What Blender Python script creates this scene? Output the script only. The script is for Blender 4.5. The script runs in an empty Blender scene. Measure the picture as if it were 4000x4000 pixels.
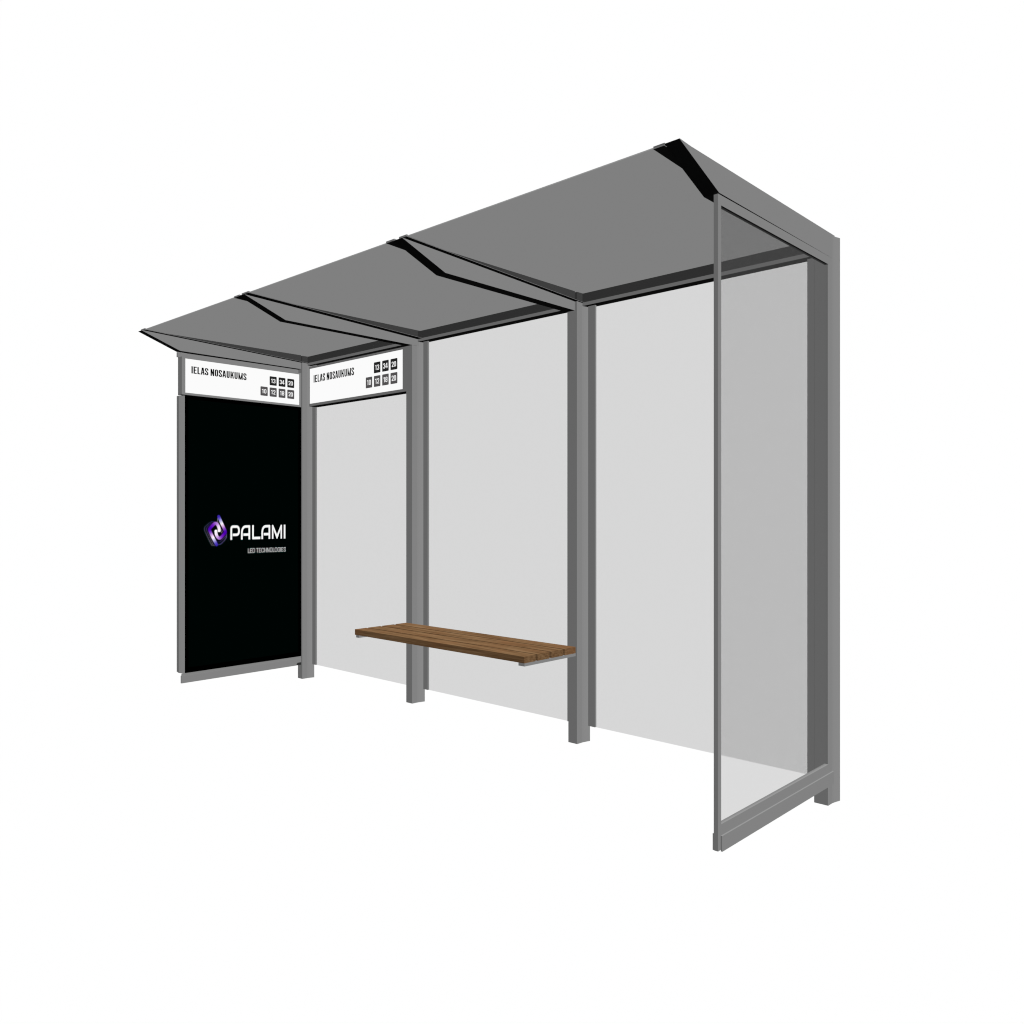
import bpy, math
from mathutils import Vector

# ------------------------------------------------------------------ camera
scene = bpy.context.scene
COL = scene.collection
F_PX, H = 3211.54, 1.3                      # focal length in pixels of a 4000 px frame, eye height
cam_data = bpy.data.cameras.new("camera")
cam_data.sensor_width = 36.0
cam_data.lens = 36.0 * F_PX / 4000.0
cam_data.clip_start, cam_data.clip_end = 0.05, 500.0
cam = bpy.data.objects.new("camera", cam_data)
cam.location = (0, 0, H)
HEAD = math.atan2(0.68263, 0.73076)         # heading: forward = (-sin, cos)
cam.rotation_euler = (math.pi / 2, 0, HEAD)
COL.objects.link(cam)
scene.camera = cam
FWD = Vector((-math.sin(HEAD), math.cos(HEAD), 0))

# ------------------------------------------------------------------ exposure and light
EV = 4.15
GAIN = 2.0 ** EV
scene.view_settings.view_transform = 'Standard'
scene.view_settings.look = 'None'
scene.view_settings.exposure = EV
scene.view_settings.gamma = 1.0
scene.view_settings.use_curve_mapping = False
scene.cycles.filter_width = 1.15             # crisp product picture
scene.render.resolution_x = scene.render.resolution_y = 1024

# plain white world around the subject, shaped to fade to
# black below and behind the camera so that undersides stay dark
world = bpy.data.worlds.new("World")
scene.world = world
world.use_nodes = True
nt = world.node_tree
nt.nodes.clear()
w_out = nt.nodes.new('ShaderNodeOutputWorld')
w_bg = nt.nodes.new('ShaderNodeBackground')
w_tc = nt.nodes.new('ShaderNodeTexCoord')
w_sep = nt.nodes.new('ShaderNodeSeparateXYZ')
w_dot = nt.nodes.new('ShaderNodeVectorMath'); w_dot.operation = 'DOT_PRODUCT'
w_dot.inputs[1].default_value = FWD
nt.links.new(w_tc.outputs['Generated'], w_sep.inputs[0])
nt.links.new(w_tc.outputs['Generated'], w_dot.inputs[0])
def smooth_map(sock, lo, hi):
    n = nt.nodes.new('ShaderNodeMapRange'); n.interpolation_type = 'SMOOTHSTEP'
    n.inputs['From Min'].default_value = lo; n.inputs['From Max'].default_value = hi
    nt.links.new(sock, n.inputs['Value'])
    return n.outputs['Result']
m_below = smooth_map(w_sep.outputs['Z'], -0.80, -0.69)        # added black straight below, keeps light off the undersides
m_behind = smooth_map(w_dot.outputs['Value'], -0.10, 0.20)     # added black behind the camera, cuts the ambient light
w_mul = nt.nodes.new('ShaderNodeMath'); w_mul.operation = 'MULTIPLY'
nt.links.new(m_below, w_mul.inputs[0]); nt.links.new(m_behind, w_mul.inputs[1])
w_mix = nt.nodes.new('ShaderNodeMixRGB')
w_mix.inputs[1].default_value = (0, 0, 0, 1); w_mix.inputs[2].default_value = (1, 1, 1, 1)
nt.links.new(w_mul.outputs[0], w_mix.inputs[0])
nt.links.new(w_mix.outputs[0], w_bg.inputs['Color'])
w_bg.inputs['Strength'].default_value = 1.0 / GAIN
nt.links.new(w_bg.outputs[0], w_out.inputs[0])

# one key lamp from the front right, a shadowless soft studio key
TO_LIGHT = Vector((0.215, -0.125, 0.31))
sun_data = bpy.data.lights.new("key_lamp", 'SUN')
sun_data.energy = 4.78
sun_data.angle = math.radians(0.5)
sun_data.color = (1.0, 1.0, 1.0)
sun_data.use_shadow = False
sun = bpy.data.objects.new("key_lamp", sun_data)
sun.rotation_euler = TO_LIGHT.to_track_quat('Z', 'Y').to_euler()
sun.location = (6, -4, 6)
COL.objects.link(sun)

# ------------------------------------------------------------------ materials
def srgb(r, g, b):
    f = lambda c: (c / 255 / 12.92) if c / 255 <= 0.04045 else ((c / 255 + 0.055) / 1.055) ** 2.4
    return (f(r), f(g), f(b), 1)

def new_mat(name):
    m = bpy.data.materials.new(name); m.use_nodes = True
    m.node_tree.nodes.clear()
    o = m.node_tree.nodes.new('ShaderNodeOutputMaterial')
    return m, m.node_tree, o

def metal_mat(name, v, spec=0.0):
    m, t, o = new_mat(name)
    p = t.nodes.new('ShaderNodeBsdfPrincipled')
    tc = t.nodes.new('ShaderNodeTexCoord')
    n = t.nodes.new('ShaderNodeTexNoise'); n.inputs['Scale'].default_value = 3.0
    n.inputs['Detail'].default_value = 2.0
    r = t.nodes.new('ShaderNodeMapRange')
    r.inputs['To Min'].default_value = v * 0.985; r.inputs['To Max'].default_value = v * 1.015
    t.links.new(tc.outputs['Object'], n.inputs['Vector'])
    t.links.new(n.outputs['Fac'], r.inputs['Value'])
    c = t.nodes.new('ShaderNodeCombineColor')
    for i in range(3): t.links.new(r.outputs[0], c.inputs[i])
    t.links.new(c.outputs[0], p.inputs['Base Color'])
    p.inputs['Roughness'].default_value = 0.6
    p.inputs['Specular IOR Level'].default_value = spec
    t.links.new(p.outputs[0], o.inputs[0])
    return m

def diffuse_mat(name, rgb):
    m, t, o = new_mat(name)
    p = t.nodes.new('ShaderNodeBsdfPrincipled')
    p.inputs['Base Color'].default_value = (*rgb[:3], 1)
    p.inputs['Roughness'].default_value = 0.7
    p.inputs['Specular IOR Level'].default_value = 0.0
    t.links.new(p.outputs[0], o.inputs[0])
    return m

def emit_mat(name, rgba):
    m, t, o = new_mat(name)
    e = t.nodes.new('ShaderNodeEmission')
    e.inputs['Color'].default_value = rgba
    e.inputs['Strength'].default_value = 1.0 / GAIN
    t.links.new(e.outputs[0], o.inputs[0])
    return m

def glass_mat(name, tint, haze):
    m, t, o = new_mat(name)
    tr = t.nodes.new('ShaderNodeBsdfTransparent')
    tr.inputs['Color'].default_value = (tint, tint, tint, 1)
    d = t.nodes.new('ShaderNodeBsdfDiffuse')
    d.inputs['Color'].default_value = (haze, haze, haze, 1)
    a = t.nodes.new('ShaderNodeAddShader')
    t.links.new(tr.outputs[0], a.inputs[0]); t.links.new(d.outputs[0], a.inputs[1])
    t.links.new(a.outputs[0], o.inputs[0])
    return m

METAL = metal_mat("grey_powder_coated_metal", 0.0151)
GLASS = glass_mat("clear_tinted_glass", 0.803, 0.0021)
SIDE_GLASS = glass_mat("clear_side_glass", 0.822, 0.0013)
SMOKED = glass_mat("smoked_roof_glass", 0.464, 0.0003)
SMOKED_EDGE = glass_mat("ground_glass_edge", 0.46, 0.009)
RUBBER = diffuse_mat("dark_rubber", (0.0019, 0.0019, 0.0019))
BEZEL = diffuse_mat("black_bezel", (0.0, 0.0, 0.0))
DISPLAY = emit_mat("display_black", srgb(0, 4, 3))
LIT_WHITE = emit_mat("backlit_white", srgb(251, 251, 251))
LIT_TYPE = emit_mat("printed_black", srgb(5, 7, 7))
LIT_TILE_DARK = emit_mat("tile_near_black", srgb(35, 35, 35))
LIT_TILE_GREY = emit_mat("tile_mid_grey", srgb(82, 80, 81))
LIT_DIGIT = emit_mat("digit_white", srgb(252, 252, 252))
LOGO_WHITE = emit_mat("display_white", srgb(246, 246, 246))
LOGO_THIN = emit_mat("display_soft_white", srgb(214, 214, 214))

def wood_mat():
    m, t, o = new_mat("oiled_hardwood")
    L = t.links
    p = t.nodes.new('ShaderNodeBsdfPrincipled')
    tc = t.nodes.new('ShaderNodeTexCoord')
    inf = t.nodes.new('ShaderNodeObjectInfo')
    mp = t.nodes.new('ShaderNodeMapping'); mp.inputs['Scale'].default_value = (1.6, 19, 60)
    add = t.nodes.new('ShaderNodeVectorMath'); add.operation = 'ADD'
    L.new(tc.outputs['Object'], add.inputs[0])
    cmb = t.nodes.new('ShaderNodeCombineXYZ')
    mu = t.nodes.new('ShaderNodeMath'); mu.operation = 'MULTIPLY'; mu.inputs[1].default_value = 7.0
    L.new(inf.outputs['Random'], mu.inputs[0]); L.new(mu.outputs[0], cmb.inputs[0])
    L.new(cmb.outputs[0], add.inputs[1]); L.new(add.outputs[0], mp.inputs[0])
    n1 = t.nodes.new('ShaderNodeTexNoise'); n1.inputs['Scale'].default_value = 2.2
    n1.inputs['Detail'].default_value = 8.0; n1.inputs['Roughness'].default_value = 0.62
    n1.inputs['Distortion'].default_value = 0.7
    L.new(mp.outputs[0], n1.inputs['Vector'])
    mp2 = t.nodes.new('ShaderNodeMapping'); mp2.inputs['Scale'].default_value = (3.0, 150, 150)
    L.new(add.outputs[0], mp2.inputs[0])
    n2 = t.nodes.new('ShaderNodeTexNoise'); n2.inputs['Scale'].default_value = 2.0
    n2.inputs['Detail'].default_value = 3.0
    L.new(mp2.outputs[0], n2.inputs['Vector'])
    n3 = t.nodes.new('ShaderNodeTexNoise'); n3.inputs['Scale'].default_value = 5.0   # reddish patches
    L.new(add.outputs[0], n3.inputs['Vector'])
    r1 = t.nodes.new('ShaderNodeValToRGB')
    K = 0.0133
    e = r1.color_ramp.elements
    e[0].position = 0.30; e[0].color = (K * 0.44, K * 0.215, K * 0.095, 1)
    e[1].position = 0.72; e[1].color = (K * 1.18, K * 0.74, K * 0.40, 1)
    x = e.new(0.46); x.color = (K * 0.74, K * 0.41, K * 0.190, 1)
    x = e.new(0.58); x.color = (K * 0.95, K * 0.55, K * 0.265, 1)
    L.new(n1.outputs['Fac'], r1.inputs[0])
    r3 = t.nodes.new('ShaderNodeMapRange')
    r3.inputs['From Min'].default_value = 0.45; r3.inputs['From Max'].default_value = 0.7
    r3.inputs['To Max'].default_value = 0.45
    L.new(n3.outputs['Fac'], r3.inputs['Value'])
    red = t.nodes.new('ShaderNodeMixRGB'); red.inputs[2].default_value = (K * 0.92, K * 0.42, K * 0.18, 1)
    L.new(r3.outputs[0], red.inputs[0]); L.new(r1.outputs[0], red.inputs[1])
    r2 = t.nodes.new('ShaderNodeMapRange')
    r2.inputs['To Min'].default_value = 0.78; r2.inputs['To Max'].default_value = 1.18
    L.new(n2.outputs['Fac'], r2.inputs['Value'])
    c2 = t.nodes.new('ShaderNodeCombineColor')
    for i in range(3): L.new(r2.outputs[0], c2.inputs[i])
    mx = t.nodes.new('ShaderNodeMixRGB'); mx.blend_type = 'MULTIPLY'; mx.inputs[0].default_value = 1
    L.new(red.outputs[0], mx.inputs[1]); L.new(c2.outputs[0], mx.inputs[2])
    L.new(mx.outputs[0], p.inputs['Base Color'])
    p.inputs['Roughness'].default_value = 0.6
    p.inputs['Specular IOR Level'].default_value = 0.0
    L.new(p.outputs[0], o.inputs[0])
    return m
WOOD = wood_mat()

# ------------------------------------------------------------------ mesh helpers
class MB:
    """collects shapes for ONE mesh object"""
    def __init__(self): self.v, self.f, self.m, self.c = [], [], [], []
    def face(self, pts, mi=0, cols=None):
        b = len(self.v); self.v += [tuple(p) for p in pts]
        self.f.append(list(range(b, b + len(pts)))); self.m.append(mi)
        self.c.append(cols or [(1, 1, 1, 1)] * len(pts))
    def prism(self, prof, a, b, axis, mi=0, cap=None):
        """extrude a closed 2D profile from a to b along axis; profile ccw seen from +axis"""
        def P(p, t):
            return {'x': (t, p[0], p[1]), 'y': (p[1], t, p[0]), 'z': (p[0], p[1], t)}[axis]
        n = len(prof)
        base = len(self.v)
        self.v += [P(p, a) for p in prof] + [P(p, b) for p in prof]
        for i in range(n):
            j = (i + 1) % n
            self.f.append([base + i, base + j, base + n + j, base + n + i])
            self.m.append(mi); self.c.append([(1, 1, 1, 1)] * 4)
        for q in (list(range(base + n - 1, base - 1, -1)), list(range(base + n, base + 2 * n))):
            self.f.append(q); self.m.append(mi if cap is None else cap); self.c.append([(1, 1, 1, 1)] * n)
    def box(self, x0, x1, y0, y1, z0, z1, mi=0, bev=0.0):
        if bev:
            b = bev
            self.prism([(x0 + b, y0), (x1 - b, y0), (x1, y0 + b), (x1, y1 - b), (x1 - b, y1),
                        (x0 + b, y1), (x0, y1 - b), (x0, y0 + b)], z0, z1, 'z', mi)
        else:
            self.prism([(x0, y0), (x1, y0), (x1, y1), (x0, y1)], z0, z1, 'z', mi)
    def build(self, name, mats, parent=None, origin=None, colors=False):
        if not isinstance(mats, (list, tuple)): mats = [mats]
        origin = Vector(origin) if origin is not None else Vector((0, 0, 0))
        me = bpy.data.meshes.new(name)
        me.from_pydata([tuple(Vector(p) - origin) for p in self.v], [], self.f)
        for m in mats: me.materials.append(m)
        for p, mi in zip(me.polygons, self.m): p.material_index = mi
        if colors:
            at = me.color_attributes.new("ink", 'FLOAT_COLOR', 'CORNER')
            k = 0
            for cs in self.c:
                for c in cs: at.data[k].color = c; k += 1
        me.update()
        o = bpy.data.objects.new(name, me)
        COL.objects.link(o)
        if parent is not None:
            o.parent = parent
            o.location = origin - world_loc(parent)
        else:
            o.location = origin
        return o

def world_loc(o):
    l = Vector(o.location)
    while o.parent: o = o.parent; l += Vector(o.location)
    return l

def thing(name, loc, label, cat, group=None):
    o = bpy.data.objects.new(name, None); COL.objects.link(o)
    o.location = loc; o.empty_display_size = 0.1
    o['label'] = label; o['category'] = cat
    if group: o['group'] = group
    return o

# ------------------------------------------------------------------ stroke lettering
def chaikin(pts, n=3, closed=False):
    for _ in range(n):
        out = []
        m = len(pts)
        rng = range(m) if closed else range(m - 1)
        if not closed: out.append(pts[0])
        for i in rng:
            a, b = pts[i], pts[(i + 1) % m]
            out.append((a[0] * .75 + b[0] * .25, a[1] * .75 + b[1] * .25))
            out.append((a[0] * .25 + b[0] * .75, a[1] * .25 + b[1] * .75))
        if not closed: out.append(pts[-1])
        pts = out
    return pts

def strip(pts, w, closed=False):
    """quads of a mitred stroke along pts (2D)"""
    n = len(pts)
    L, R = [], []
    for i in range(n):
        if closed: a, b, c = pts[i - 1], pts[i], pts[(i + 1) % n]
        else: a, b, c = pts[max(i - 1, 0)], pts[i], pts[min(i + 1, n - 1)]
        d1 = Vector((b[0] - a[0], b[1] - a[1])); d2 = Vector((c[0] - b[0], c[1] - b[1]))
        if d1.length < 1e-9: d1 = d2
        if d2.length < 1e-9: d2 = d1
        d1.normalize(); d2.normalize()
        n1 = Vector((-d1.y, d1.x)); n2 = Vector((-d2.y, d2.x))
        mt = n1 + n2
        mt.normalize()
        k = w / 2 / max(mt.dot(n1), 0.35)
        L.append((b[0] + mt.x * k, b[1] + mt.y * k)); R.append((b[0] - mt.x * k, b[1] - mt.y * k))
    q = []
    for i in range(n if closed else n - 1):
        j = (i + 1) % n
        q.append([R[i], R[j], L[j], L[i]])
    return q

def glyph(ch, w, s):
    """list of quads for a capital/digit in a cell w wide and 1 high, stroke s"""
    h = s / 2
    S = lambda p, c=False, n=3, sm=False: strip(chaikin(p, n, c) if sm else p, s, c)
    V = lambda x: S([(x, 0), (x, 1)])
    Hh = lambda y, a=0.0, b=None: S([(a, y), (w if b is None else b, y)])
    Q = lambda x0, y0, x1, y1, t: [[(x0, y0), (x0 + t, y0), (x1 + t, y1), (x1, y1)]]
    r = w / 2 - h
    if ch == 'I': return S([(w / 2, 0), (w / 2, 1)])
    if ch == 'E': return V(h) + Hh(1 - h, s) + Hh(.52, s, w * .88) + Hh(h, s)
    if ch == 'L': return V(h) + Hh(h, s)
    if ch == 'T': return S([(w / 2, 0), (w / 2, 1 - s)]) + Hh(1 - h)
    if ch == 'H': return V(h) + V(w - h) + S([(s, .5), (w - s, .5)])
    if ch == 'A':
        t = s * .92; cx = w / 2
        return Q(0, 0, cx - t * .75, 1, t) + Q(w - t, 0, cx - t * .25, 1, t) + \
               [[(w * .22, .22), (w * .78, .22), (w * .74, .22 + s * .9), (w * .26, .22 + s * .9)]]
    if ch == 'N': return V(h) + V(w - h) + Q(w - s * .95, 0, 0, 1, s * .95)
    if ch == 'K':
        return V(h) + Q(s * .8, .38, w - s * 1.0, 1, s * .95) + Q(w - s * .98, 0, s * 1.3, .58, s * .92)
    if ch == 'M':
        t = s * .72; cx = w / 2
        return V(h) + V(w - h) + Q(cx - t / 2, 0, 0.0, 1, t) + Q(cx - t / 2, 0, w - t, 1, t)
    if ch in 'O0':
        k = min(.20, r)
        return S([(h, h + k * 1.3), (h, 1 - h - k * 1.3), (h + r * .25, 1 - h), (w - h - r * .25, 1 - h),
                  (w - h, 1 - h - k * 1.3), (w - h, h + k * 1.3), (w - h - r * .25, h), (h + r * .25, h)], True, 3, True)
    if ch == 'U':
        return S([(h, 1), (h, .5), (h, .16), (w * .35, h), (w * .65, h), (w - h, .16), (w - h, .5), (w - h, 1)], False, 3, True)
    if ch == 'S':
        return S([(w - h, .68), (w - h, .86), (w * .68, 1 - h), (w * .32, 1 - h), (h, .88), (h, .66), (w * .42, .54),
                  (w * .58, .45), (w - h, .34), (w - h, .12), (w * .68, h), (w * .32, h), (h, .14), (h, .32)], False, 3, True)
    if ch == 'C':
        return S([(w - h, .66), (w - h, .84), (w * .68, 1 - h), (w * .34, 1 - h), (h, .82), (h, .5), (h, .18),
                  (w * .34, h), (w * .68, h), (w - h, .16), (w - h, .34)], False, 3, True)
    if ch == 'G':
        return S([(w - h, .68), (w - h, .84), (w * .68, 1 - h), (w * .34, 1 - h), (h, .82), (h, .5), (h, .18),
                  (w * .34, h), (w * .68, h), (w - h, .14), (w - h, .30), (w - h, .48)], False, 3, True) + \
               S([(w * .55, .46), (w - s, .46)])
    if ch == 'D':
        return V(h) + S([(s, 1 - h), (w * .55, 1 - h), (w - h, .86), (w - h, .5), (w - h, .14), (w * .55, h), (s, h)], False, 3, True)
    if ch == '1':
        return S([(w * .70, 0), (w * .70, 1)]) + [[(w * .05, .76), (w * .70 - h, .80), (w * .70 - h, .98), (w * .05, .88)]]
    if ch == '2':
        return S([(h, .68), (h, .84), (w * .32, 1 - h), (w * .68, 1 - h), (w - h, .86), (w - h, .64), (w * .7, .42),
                  (w * .35, .24), (h, h * 1.0)], False, 3, True) + Hh(h, h)
    if ch == '3':
        return S([(h, .72), (h, .86), (w * .32, 1 - h), (w * .68, 1 - h), (w - h, .86), (w - h, .62), (w * .60, .525), (w * .38, .52)], False, 3, True) + \
               S([(w * .38, .52), (w * .60, .515), (w - h, .42), (w - h, .14), (w * .68, h), (w * .32, h), (h, .14), (h, .28)], False, 3, True)
    if ch == '4':
        return S([(w * .70, 0), (w * .70, 1)]) + Q(0, .26, w * .70 - s * .9, 1, s * .9) + Hh(.26)
    if ch == '8':
        return S([(h, .62), (h, .88), (w * .3, 1 - h), (w * .7, 1 - h), (w - h, .88), (w - h, .62), (w * .7, .52), (w * .3, .52)], True, 3, True) + \
               S([(h, .40), (h, .12), (w * .3, h), (w * .7, h), (w - h, .12), (w - h, .40), (w * .7, .52), (w * .3, .52)], True, 3, True)
    return []

class Plane:
    """a flat face: 2D (u, z) -> world.  axis 'y': the face looks along +X, u is world y;
       axis 'x': the face looks along -Y, u is world x"""
    def __init__(self, axis, depth): self.axis, self.d = axis, depth
    def pt(self, u, z, lift):
        return (self.d + lift, u, z) if self.axis == 'y' else (u, self.d - lift, z)

def put(mb, plane, quads, u0, z0, su, sz, lift, mi=0, col=None):
    for i, q in enumerate(quads):
        pts = [plane.pt(u0 + p[0] * su, z0 + p[1] * sz, lift + (i % 7) * 0.00002) for p in q]
        mb.face(pts, mi, [col] * len(pts) if col else None)

def bez(a, b, c, n=12):
    return [((1 - t) ** 2 * a[0] + 2 * t * (1 - t) * b[0] + t * t * c[0], (1 - t) ** 2 * a[1] + 2 * t * (1 - t) * b[1] + t * t * c[1]) for t in [i / n for i in range(n + 1)]]

def rrect(u0, u1, z0, z1, r, n=5):
    out = []
    for cx, cz, a0 in ((u1 - r, z1 - r, 0), (u0 + r, z1 - r, 90), (u0 + r, z0 + r, 180), (u1 - r, z0 + r, 270)):
        for k in range(n + 1):
            a = math.radians(a0 + 90 * k / n); out.append((cx + r * math.cos(a), cz + r * math.sin(a)))
    return out

# ------------------------------------------------------------------ the bus shelter
YF = 3.613                                  # front face of the row of posts
POST = [(-5.672, -0.018, 2.533), (-4.333, 0.0, 2.533), (-2.908, 0.0, 2.533), (-1.4925, 0.0, 2.533)]
shelter = thing('bus_shelter', (-3.58, 3.6, 0),
                'grey metal bus shelter with smoked glass canopy and clear glass walls', 'bus shelter')

clips = [(None, (0.060, 0.106)), ((-0.104, -0.036), (0.062, 0.107)),
         ((-0.098, -0.036), (0.053, 0.1015)), ((-0.0945, -0.036), None)]
posts = []
for i, (c, z0, z1) in enumerate(POST):
    m = MB(); e = 0.0010
    half = [(0.032 - e, 0.0), (0.032, e), (0.0323, 0.044), (0.0345, 0.058), (0.0380, 0.074),
            (0.0425, 0.092), (0.0445, 0.1015)]
    prof = [(c + x, YF + y) for x, y in half] + [(c - x, YF + y) for x, y in reversed(half)]
    m.prism(prof, z0, z1, 'z')
    post = m.build('post', METAL, shelter, (c, YF + 0.05, z0)); posts.append(post)
    for off in clips[i]:
        if off is None: continue
        q = MB(); q.box(c + off[0], c + off[1], 3.686, 3.6985, 0.0925, 2.4612)
        q.build('glass_clip', METAL, post, (c + sum(off) / 2, 3.70, 0.0925))

# rear beams between the posts
for a, b in ((0, 1), (1, 2), (2, 3)):
    m = MB(); m.box(POST[a][0] + 0.02, POST[b][0] - 0.02, 3.660, 3.7224, 2.4618, 2.5315)
    m.build('beam', METAL, shelter, ((POST[a][0] + POST[b][0]) / 2, 3.70, 2.4618))

# glass walls at the back
for a, b, l in ((0, 1, 'pane behind the left sign'), (1, 2, 'pane behind the bench'), (2, 3, 'pane in the empty right bay')):
    m = MB(); m.box(POST[a][0] + 0.07, POST[b][0] - 0.07, 3.699, 3.705, 0.0905, 2.4550)
    o = m.build('glass_pane', GLASS, shelter, ((POST[a][0] + POST[b][0]) / 2, 3.70, 0.0905))

# cantilever arms with the strips that carry the roof glass
def zg(y): return 2.5385 - 0.0455 * (y - 2.375)
ARMS = [(-5.711, -5.655, (2.3655, 2.5352), (2.634, 2.4340), (3.6115, 2.4295), None, (-5.655, -5.622)),
        (-4.359, -4.2985, (2.3735, 2.5378), (2.640, 2.4352), (3.682, 2.4325), (-4.4155, -4.359), (-4.2985, -4.250)),
        (-2.954, -2.891, (2.3700, 2.5365), (2.632, 2.4338), (3.6115, 2.4310), (-3.009, -2.954), (-2.891, -2.8638)),
        (-1.521, -1.4598, (2.3785, 2.5425), (2.644, 2.4374), (3.683, 2.4323), (-1.562, -1.521), None)]
for x0, x1, tip, knee, rear, fl, fr in ARMS:
    m = MB()
    m.prism([tip, knee, rear, (rear[0], 2.539), (2.45, 2.5405), (tip[0] + .002, tip[1] + .0015)], x0, x1, 'x')
    arm = m.build('cantilever_arm', METAL, shelter, ((x0 + x1) / 2, 3.0, 2.49))
    for fx in (fl, fr):
        if fx is None: continue
        g = 0.0006
        a, b = (fx[0], fx[1] + .003) if fx is fl else (fx[0] - .025, fx[1])     # housed in the arm
        q = MB()
        ye = 3.6585
        q.prism([(2.378, zg(2.378) - .0016), (ye, zg(ye) - .0016), (ye, zg(ye)), (2.378, zg(2.378))], a, b, 'x')
        ins = 0.0060 * abs(b) / 1.2 if fx is fr else 0.0       # the cap strip on top is narrower
        q.prism([(2.378, zg(2.378) + .0046), (ye, zg(ye) + .0046), (ye, zg(ye) + .0078), (2.378, zg(2.378) + .0078)], a, max(b - ins, a + .004), 'x')
        yc = tip[0] + .0008 if fx is fl else 2.3715
        q.prism([(yc, zg(2.372) - .0016), (2.3808, zg(2.378) - .0016), (2.3808, zg(2.378) + .0078), (yc + .001, zg(2.378) + .0078), (yc, zg(2.378) + .0060)], a, b, 'x')
        q.build('glazing_strip', METAL, arm, ((a + b) / 2, 3.0, zg(3.0)))

for x0, x1 in ((-5.655, -4.359), (-4.2985, -2.954), (-2.891, -1.521)):
    m = MB(); g = 0.0012; ye = 3.6588; yb = 2.3785
    m.prism([(yb, zg(yb) + .0003), (ye, zg(ye) + .0003), (ye, zg(ye) + .0043), (yb, zg(yb) + .0043)], x0 + g, x1 - g, 'x')
    m.m[3] = 1                               # the ground front edge
    m.build('roof_pane', [SMOKED, SMOKED_EDGE], shelter, ((x0 + x1) / 2, 3.0, zg(3.0)))

# glazed side wall on the right
m = MB()
m.box(-1.477, -1.460, 2.636, 2.6585, 0.0925, 2.4322)            # front stile
m.box(-1.477, -1.460, 2.6585, 3.6128, 2.3960, 2.4322)           # top rail
m.box(-1.477, -1.460, 2.6585, 3.6128, 0.0925, 0.1835)           # bottom rail
side = m.build('side_frame', METAL, shelter, (-1.468, 3.1, 0.0925))
m = MB(); m.box(-1.4715, -1.4665, 2.6560, 3.6120, 0.1700, 2.4020)
m.build('side_glass', SIDE_GLASS, side, (-1.469, 3.13, 0.17))
m = MB(); m.box(-1.4597, -1.4532, 2.6545, 3.6600, 0.0880, 0.1440, bev=0.0008)
m.build('kick_plate', METAL, side, (-1.456, 3.15, 0.088))
m = MB(); m.box(-1.4840, -1.4773, 2.6400, 3.6100, 0.0915, 0.1500, bev=0.0008)
m.build('kick_plate', METAL, side, (-1.480, 3.12, 0.0915))

# ------------------------------------------------------------------ bench
bench = thing('bench', (-3.618, 3.4, 0.4935), 'brown slatted wooden bench seat on grey brackets between two posts', 'bench')
for y0, y1 in ((3.179, 3.2685), (3.2845, 3.3810), (3.3985, 3.4945), (3.512, 3.607)):
    m = MB()
    b = 0.0006
    m.prism([(y0, .5095), (y1, .5095), (y1, .545 - b), (y1 - b, .545), (y0 + b, .545), (y0, .545 - b)],
            -4.3545, -2.8820, 'x')
    m.build('seat_slat', WOOD, bench, (-3.618, (y0 + y1) / 2, .5095))
for x0, x1 in ((-4.3440, -4.3145), (-2.9250, -2.8822)):
    m = MB(); m.box(x0, x1, 3.181, 3.6075, .4930, .5093)
    m.build('bracket', METAL, bench, ((x0 + x1) / 2, 3.4, .4930))

# ------------------------------------------------------------------ advertising display on the left
ad = thing('advertising_display', (-5.68, 3.13, 0.092),
           'tall black advertising screen with violet emblem in grey frame', 'advertising screen')
m = MB()
m.box(-5.7237, -5.6860, 2.6400, 2.6464, 0.1660, 2.1225, bev=0.0008)      # front flange
m.prism([(-5.7200, 2.6465), (-5.6855, 2.6465), (-5.6552, 2.6610), (-5.6552, 2.6670), (-5.7200, 2.6670)], 0.1600, 2.1225, 'z')
m.box(-5.7200, -5.6570, 2.6670, 3.6124, 0.1600, 2.1225)
m.build('cabinet', METAL, ad, (-5.69, 3.13, 0.16))
m = MB(); m.box(-5.6568, -5.6548, 2.6672, 3.6122, 0.1610, 2.1280)
scr = m.build('screen', BEZEL, ad, (-5.656, 3.14, 0.161))
m = MB(); m.box(-5.6547, -5.6542, 2.6930, 3.5850, 0.1985, 2.1000)
disp = m.build('display_area', DISPLAY, scr, (-5.6545, 3.14, 0.1985))
m = MB()
m.box(-5.6650, -5.6575, 2.6470, 3.6124, 0.0960, 0.1598)                  # inner rail
m.build('bottom_rail', METAL, ad, (-5.66, 3.13, 0.096))
m = MB()
prof = [(2.643, .0920), (3.5640, .0920), (3.5785, .1130), (3.6120, .1130), (3.6120, .1450), (2.643, .1450)]
m.prism(prof, -5.6573, -5.6545, 'x')
m.build('kick_plate', METAL, ad, (-5.656, 3.13, 0.092))
m = MB(); m.box(-5.6680, -5.6652, 2.643, 3.6100, 0.0920, 0.1450)
m.build('kick_plate', METAL, ad, (-5.667, 3.13, 0.092))
m = MB(); m.box(-5.6645, -5.6580, 3.560, 3.6122, 0.0925, 0.0958)
m.box(-5.6572, -5.6560, 3.5600, 3.6120, 0.0925, 0.1128)
m.build('corner_pad', RUBBER, ad, (-5.66, 3.59, 0.0925))
m = MB()
m.box(-5.7110, -5.6960, 2.6335, 3.6120, 2.3972, 2.4305)
m.build('top_rail', METAL, ad, (-5.716, 3.13, 2.3995))

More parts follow.
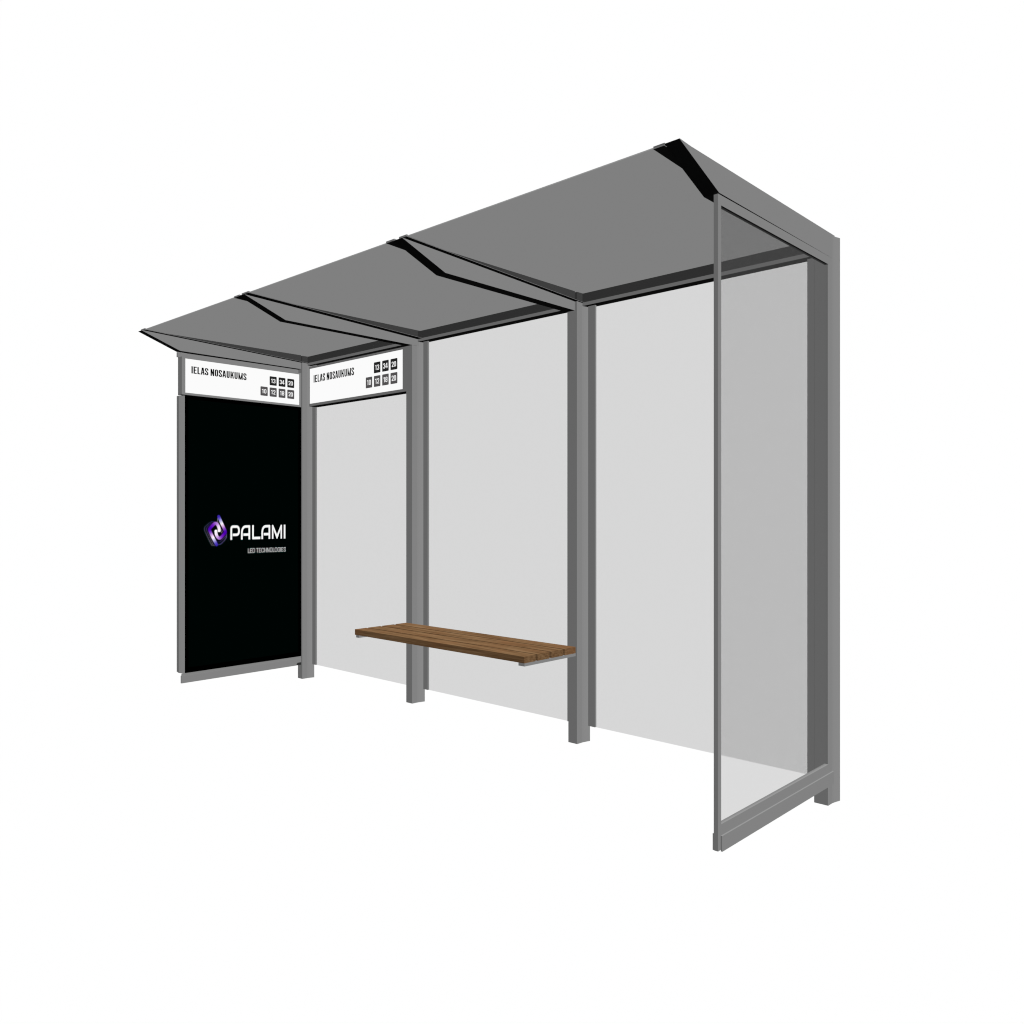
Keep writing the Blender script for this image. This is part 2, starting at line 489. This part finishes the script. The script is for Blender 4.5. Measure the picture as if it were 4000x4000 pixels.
# writing and emblem on the screen
SP = Plane('y', -5.6541)
mb = MB()
zb, hh = 1.0941, 0.1072
spec = [('P', 3.0117, 3.0872), ('A', 3.0962, 3.1710), ('L', 3.1874, 3.2553), ('A', 3.2641, 3.3387), ('M', 3.3536, 3.4406), ('I', 3.4559, 3.4704)]
SX = 0.73                                    # the wordmark is drawn narrower than its strokes
for ch, a, b in spec:
    w = (b - a) / (hh * SX); s = 0.180; h = s / 2
    if ch == 'P':
        p = [(h, 0)] + bez((h, .74), (h, 1 - h), (h + .20, 1 - h))
        p += bez((w * .62, 1 - h), (w - h, 1 - h), (w - h, .625)) + bez((w - h, .625), (w - h, .345), (w * .62, .345))[1:]
        q = strip(p + [(w * .24, .345)], s)
    elif ch == 'A':
        q = strip([(h, 0)] + bez((h, .46), (h + .02, 1 - h), (w * .56, 1 - h)) + [(w - s, 1 - h)], s)
        q += [[(w - s, 0), (w, 0), (w, .96), (w - s, .96)], [(w - s, .96), (w, .96), (w - .05, 1), (w - s, 1)]]
        q += strip([(w * .26, .345), (w - s, .345)], s)
    elif ch == 'L':
        q = [[(0, .04), (s, .04), (s, 1), (0, 1)]] + strip([(s, h), (w, h)], s) + [[(.04, 0), (s, 0), (s, .04), (0, .04)]]
    elif ch == 'M':
        t = s
        q = [[(0, 0), (t * .9, 0), (t * .9, .62), (0, .98)], [(w - t * .9, 0), (w, 0), (w, .98), (w - t * .9, .62)],
             [(0, .96), (.05, 1.0), (.13, 1.0), (w / 2 + t * .15, .26)], [(0, .96), (w / 2 + t * .15, .26), (w / 2 + .04, 0), (w / 2 - .04, 0)],
             [(w, .96), (w - .05, 1.0), (w - .13, 1.0), (w / 2 - t * .15, .26)], [(w, .96), (w / 2 - t * .15, .26), (w / 2 - .04, 0), (w / 2 + .04, 0)]]
    else:
        q = [[(0, 0), (w, 0), (w, 1), (0, 1)]]
    put(mb, SP, q, a, zb, hh * SX, hh, 0.0)
mb.build('wordmark', LOGO_WHITE, scr, (-5.654, 3.24, zb))
mb = MB()
T = "LEDTECHNOLOGIES"
X = [3.153, 3.1678, 3.1712, 3.1866, 3.1908, 3.2105, 3.2216, 3.2402, 3.2447, 3.2601, 3.2641, 3.2842, 3.289, 3.307, 3.3116, 3.3313,
     3.3359, 3.3572, 3.3612, 3.3755, 3.3776, 3.3996, 3.4029, 3.4231, 3.4272, 3.4314, 3.4361, 3.4509, 3.455, 3.4732]
for i, ch in enumerate(T):
    a, b = X[2 * i], X[2 * i + 1]
    hz, zz, sx = 0.0345, 0.9926, 1.0
    w = (b - a) / (hz * sx)
    put(mb, SP, glyph(ch, w, 0.100), a, zz, hz * sx, hz, 0.0)
mb.build('tagline', LOGO_THIN, scr, (-5.654, 3.31, .9926))

def ink_mat():
    m, t, o = new_mat("emblem_gradient")
    e = t.nodes.new('ShaderNodeEmission'); e.inputs['Strength'].default_value = 1.0 / GAIN
    a = t.nodes.new('ShaderNodeAttribute'); a.attribute_name = 'ink'
    t.links.new(a.outputs['Color'], e.inputs['Color']); t.links.new(e.outputs[0], o.inputs[0])
    return m
INK = ink_mat()

def resample(pts, n):
    d = [0]
    for i in range(1, len(pts)): d.append(d[-1] + math.dist(pts[i - 1], pts[i]))
    out = []
    for k in range(n):
        t = d[-1] * k / (n - 1); i = 1
        while i < len(d) - 1 and d[i] < t: i += 1
        f = (t - d[i - 1]) / max(d[i] - d[i - 1], 1e-9)
        out.append((pts[i - 1][0] + (pts[i][0] - pts[i - 1][0]) * f, pts[i - 1][1] + (pts[i][1] - pts[i - 1][1]) * f))
    return out

def ribbon(mb, raw, stops, w, lift):
    pts = resample(chaikin(raw, 2), 72)
    qs = strip(pts, w)
    def col(t):
        for (t0, c0), (t1, c1) in zip(stops, stops[1:]):
            if t <= t1:
                f = (t - t0) / (t1 - t0)
                a, b = srgb(*c0), srgb(*c1)
                return tuple(a[i] + (b[i] - a[i]) * f for i in range(3)) + (1,)
        return srgb(*stops[-1][1])
    n = len(qs)
    for i, q in enumerate(qs):
        c0, c1 = col(i / n), col((i + 1) / n)
        mb.face([SP.pt(p[0], p[1], lift + i * 2e-6) for p in q], 0, [c0, c1, c1, c0])
    for end, k in ((pts[0], 0), (pts[-1], 1)):          # rounded ends
        c = col(k)
        mb.face([SP.pt(end[0] + w / 2 * math.cos(a * math.pi / 10), end[1] + w / 2 * math.sin(a * math.pi / 10), lift - 1e-5) for a in range(20)], 0, [c] * 20)

mb = MB()
stopsA = [(0, (245, 240, 245)), (.09, (238, 225, 240)), (.20, (185, 135, 215)), (.33, (115, 35, 180)), (.45, (74, 0, 165)), (.54, (75, 5, 165)),
          (.62, (135, 75, 190)), (.72, (225, 190, 228)), (.77, (250, 245, 250)), (.84, (190, 185, 225)), (.94, (95, 80, 190)), (1, (55, 35, 165))]
ribbon(mb, [(2.9237, 1.1645), (2.9232, 1.1797), (2.918, 1.1976), (2.9068, 1.2140), (2.8950, 1.2190), (2.8815, 1.2110), (2.8506, 1.1800), (2.8480, 1.1700), (2.8763, 1.1142), (2.9040, 1.0625)],
       stopsA, 0.0228, 0.0003)
ribbon(mb, [(2.8990, 1.1606), (2.8995, 1.1445), (2.9045, 1.1279), (2.9155, 1.112), (2.9268, 1.1085), (2.9385, 1.1140), (2.9708, 1.1475), (2.9735, 1.1580), (2.9455, 1.2114), (2.9203, 1.2665)],
       stopsA, 0.0228, 0.0005)
th = 0.0019
for pts, c0, c1 in (([(2.8855, 1.23), (2.8627, 1.2324), (2.813, 1.1913), (2.8093, 1.1785), (2.8115, 1.1671), (2.8657, 1.0582), (2.8733, 1.0566)], (40, 50, 120), (150, 140, 150)),
                    ([(2.8672, 1.2223), (2.8272, 1.1868), (2.825, 1.1711), (2.8794, 1.0578), (2.8885, 1.0561)], (50, 40, 130), (150, 140, 150)),
                    ([(2.9802, 1.1409), (2.9802, 1.1263), (2.9345, 1.0852), (2.9237, 1.0811), (2.9099, 1.0844)], (120, 100, 170), (60, 50, 120)),
                    ([(2.9802, 1.1263), (2.9817, 1.1088), (2.936, 1.0648), (2.9237, 1.0616), (2.913, 1.0626)], (150, 130, 190), (100, 90, 180)),
                    ([(2.9122, 1.253), (2.9091, 1.2421), (2.9122, 1.2276), (2.9314, 1.1897), (2.9507, 1.1517)], (170, 160, 180), (150, 130, 170)),
                    ([(2.9345, 1.1621), (2.943, 1.146)], (190, 180, 190), (190, 180, 190))):
    pp = resample(chaikin(pts, 1), 30)
    qs = strip(pp, th)
    for i, q in enumerate(qs):
        f = abs(i / len(qs) * 2 - 1); a, b = srgb(*c0), srgb(*c1)
        t = i / len(qs)
        c = tuple(a[k] + (b[k] - a[k]) * t for k in range(3)) + (1,)
        mb.face([SP.pt(p[0], p[1], 0.0001) for p in q], 0, [c] * 4)
mb.build('emblem', INK, scr, (-5.654, 2.9, 1.16), colors=True)

# ------------------------------------------------------------------ the two lit name signs
LETTERS = "IELASNOSAUKUMS"
LX = [2.7155, 2.7241, 2.7309, 2.7529, 2.7596, 2.7806, 2.7855, 2.8116, 2.8153, 2.8404, 2.8585, 2.8845, 2.8909, 2.9151, 2.9207, 2.9451,
      2.9498, 2.9764, 2.9821, 3.005, 3.0126, 3.0384, 3.0444, 3.0682, 3.0759, 3.1093, 3.1155, 3.1402]
TILES = [('13', .7185, .7845, .529, .813, 0), ('34', .8023, .8671, .529, .813, 0), ('20', .8847, .9514, .529, .813, 0),
         ('10', .6347, .7010, .170, .4565, 1), ('12', .7185, .7845, .170, .4565, 1), ('18', .8023, .8671, .170, .4565, 1), ('20', .8847, .9514, .170, .4565, 1)]
DPOS = {'1': (.20, .42), '3a': (.18, .46)}
def face_panel(parent, plane, u0, u1, z0, z1):
    W, Hz = u1 - u0, z1 - z0
    mb = MB()
    pts = [plane.pt(u0, z0, 0), plane.pt(u1, z0, 0), plane.pt(u1, z1, 0), plane.pt(u0, z1, 0)]
    bk = [plane.pt(u0, z0, -.0012), plane.pt(u1, z0, -.0012), plane.pt(u1, z1, -.0012), plane.pt(u0, z1, -.0012)]
    mb.face(pts); mb.face(bk[::-1])
    for i in range(4):
        j = (i + 1) % 4; mb.face([bk[i], bk[j], pts[j], pts[i]])
    o = Vector(plane.pt((u0 + u1) / 2, z0, 0))
    panel = mb.build('sign_face', LIT_WHITE, parent, o)
    mb = MB()
    zt, ht = z0 + .586 * Hz, .2095 * Hz
    for i, ch in enumerate(LETTERS):
        a = u0 + (LX[2 * i] - 2.671) / .922 * W; b = u0 + (LX[2 * i + 1] - 2.671) / .922 * W
        s = .142
        sx = (0.0099 / .922 * W) / (s * ht)
        a -= .0007; b += .0007
        w = (b - a) / (ht * sx)
        put(mb, plane, glyph(ch, w, s), a, zt, ht * sx, ht, 0.0003)
    mb.build('lettering', LIT_TYPE, panel, plane.pt(u0 + .2 * W, zt, 0))
    for txt, a, b, c, d, k in TILES:
        mb = MB()
        ua, ub, za, zb_ = u0 + a * W, u0 + b * W, z0 + c * Hz, z0 + d * Hz
        mb.face([plane.pt(p[0], p[1], .0003) for p in rrect(ua, ub, za, zb_, .0055)], 0)
        tw, tz = ub - ua, zb_ - za
        cells = ((.19, .42), (.50, .81)) if txt[0] == '1' else ((.17, .46), (.50, .84 if txt[1] == '4' else .81))
        for ch, (ca, cb) in zip(txt, cells):
            ht2 = .475 * tz; s = .135
            sx = .088 * tw / (s * ht2)
            w = (cb - ca) * tw / (ht2 * sx)
            put(mb, plane, glyph(ch, w, s), ua + ca * tw, za + .265 * tz, ht2 * sx, ht2, 0.0006, 1)
        t = mb.build('route_number', [LIT_TILE_GREY if k else LIT_TILE_DARK, LIT_DIGIT], panel, plane.pt((ua + ub) / 2, za, 0))
    return panel

s1 = thing('sign_box', (-5.683, 3.13, 2.129),
           'white lit street name box mounted above the black advertising screen', 'sign', 'lit street name boxes')
m = MB(); m.box(-5.7160, -5.6552, 2.6460, 3.6124, 2.1290, 2.3970)
m.build('housing', METAL, s1, (-5.683, 3.13, 2.129))
face_panel(s1, Plane('y', -5.6538), 2.671, 3.593, 2.1445, 2.3855)

s2 = thing('sign_box', (-4.963, 3.655, 2.1265),
           'white lit street name box across the back glass under the roof beam', 'sign', 'lit street name boxes')
m = MB(); m.box(-5.5555, -4.3680, 3.6200, 3.6960, 2.1265, 2.4345)
m.build('housing', METAL, s2, (-4.963, 3.655, 2.1265))
face_panel(s2, Plane('x', 3.6186), -5.5440, -4.4110, 2.1462, 2.4182)
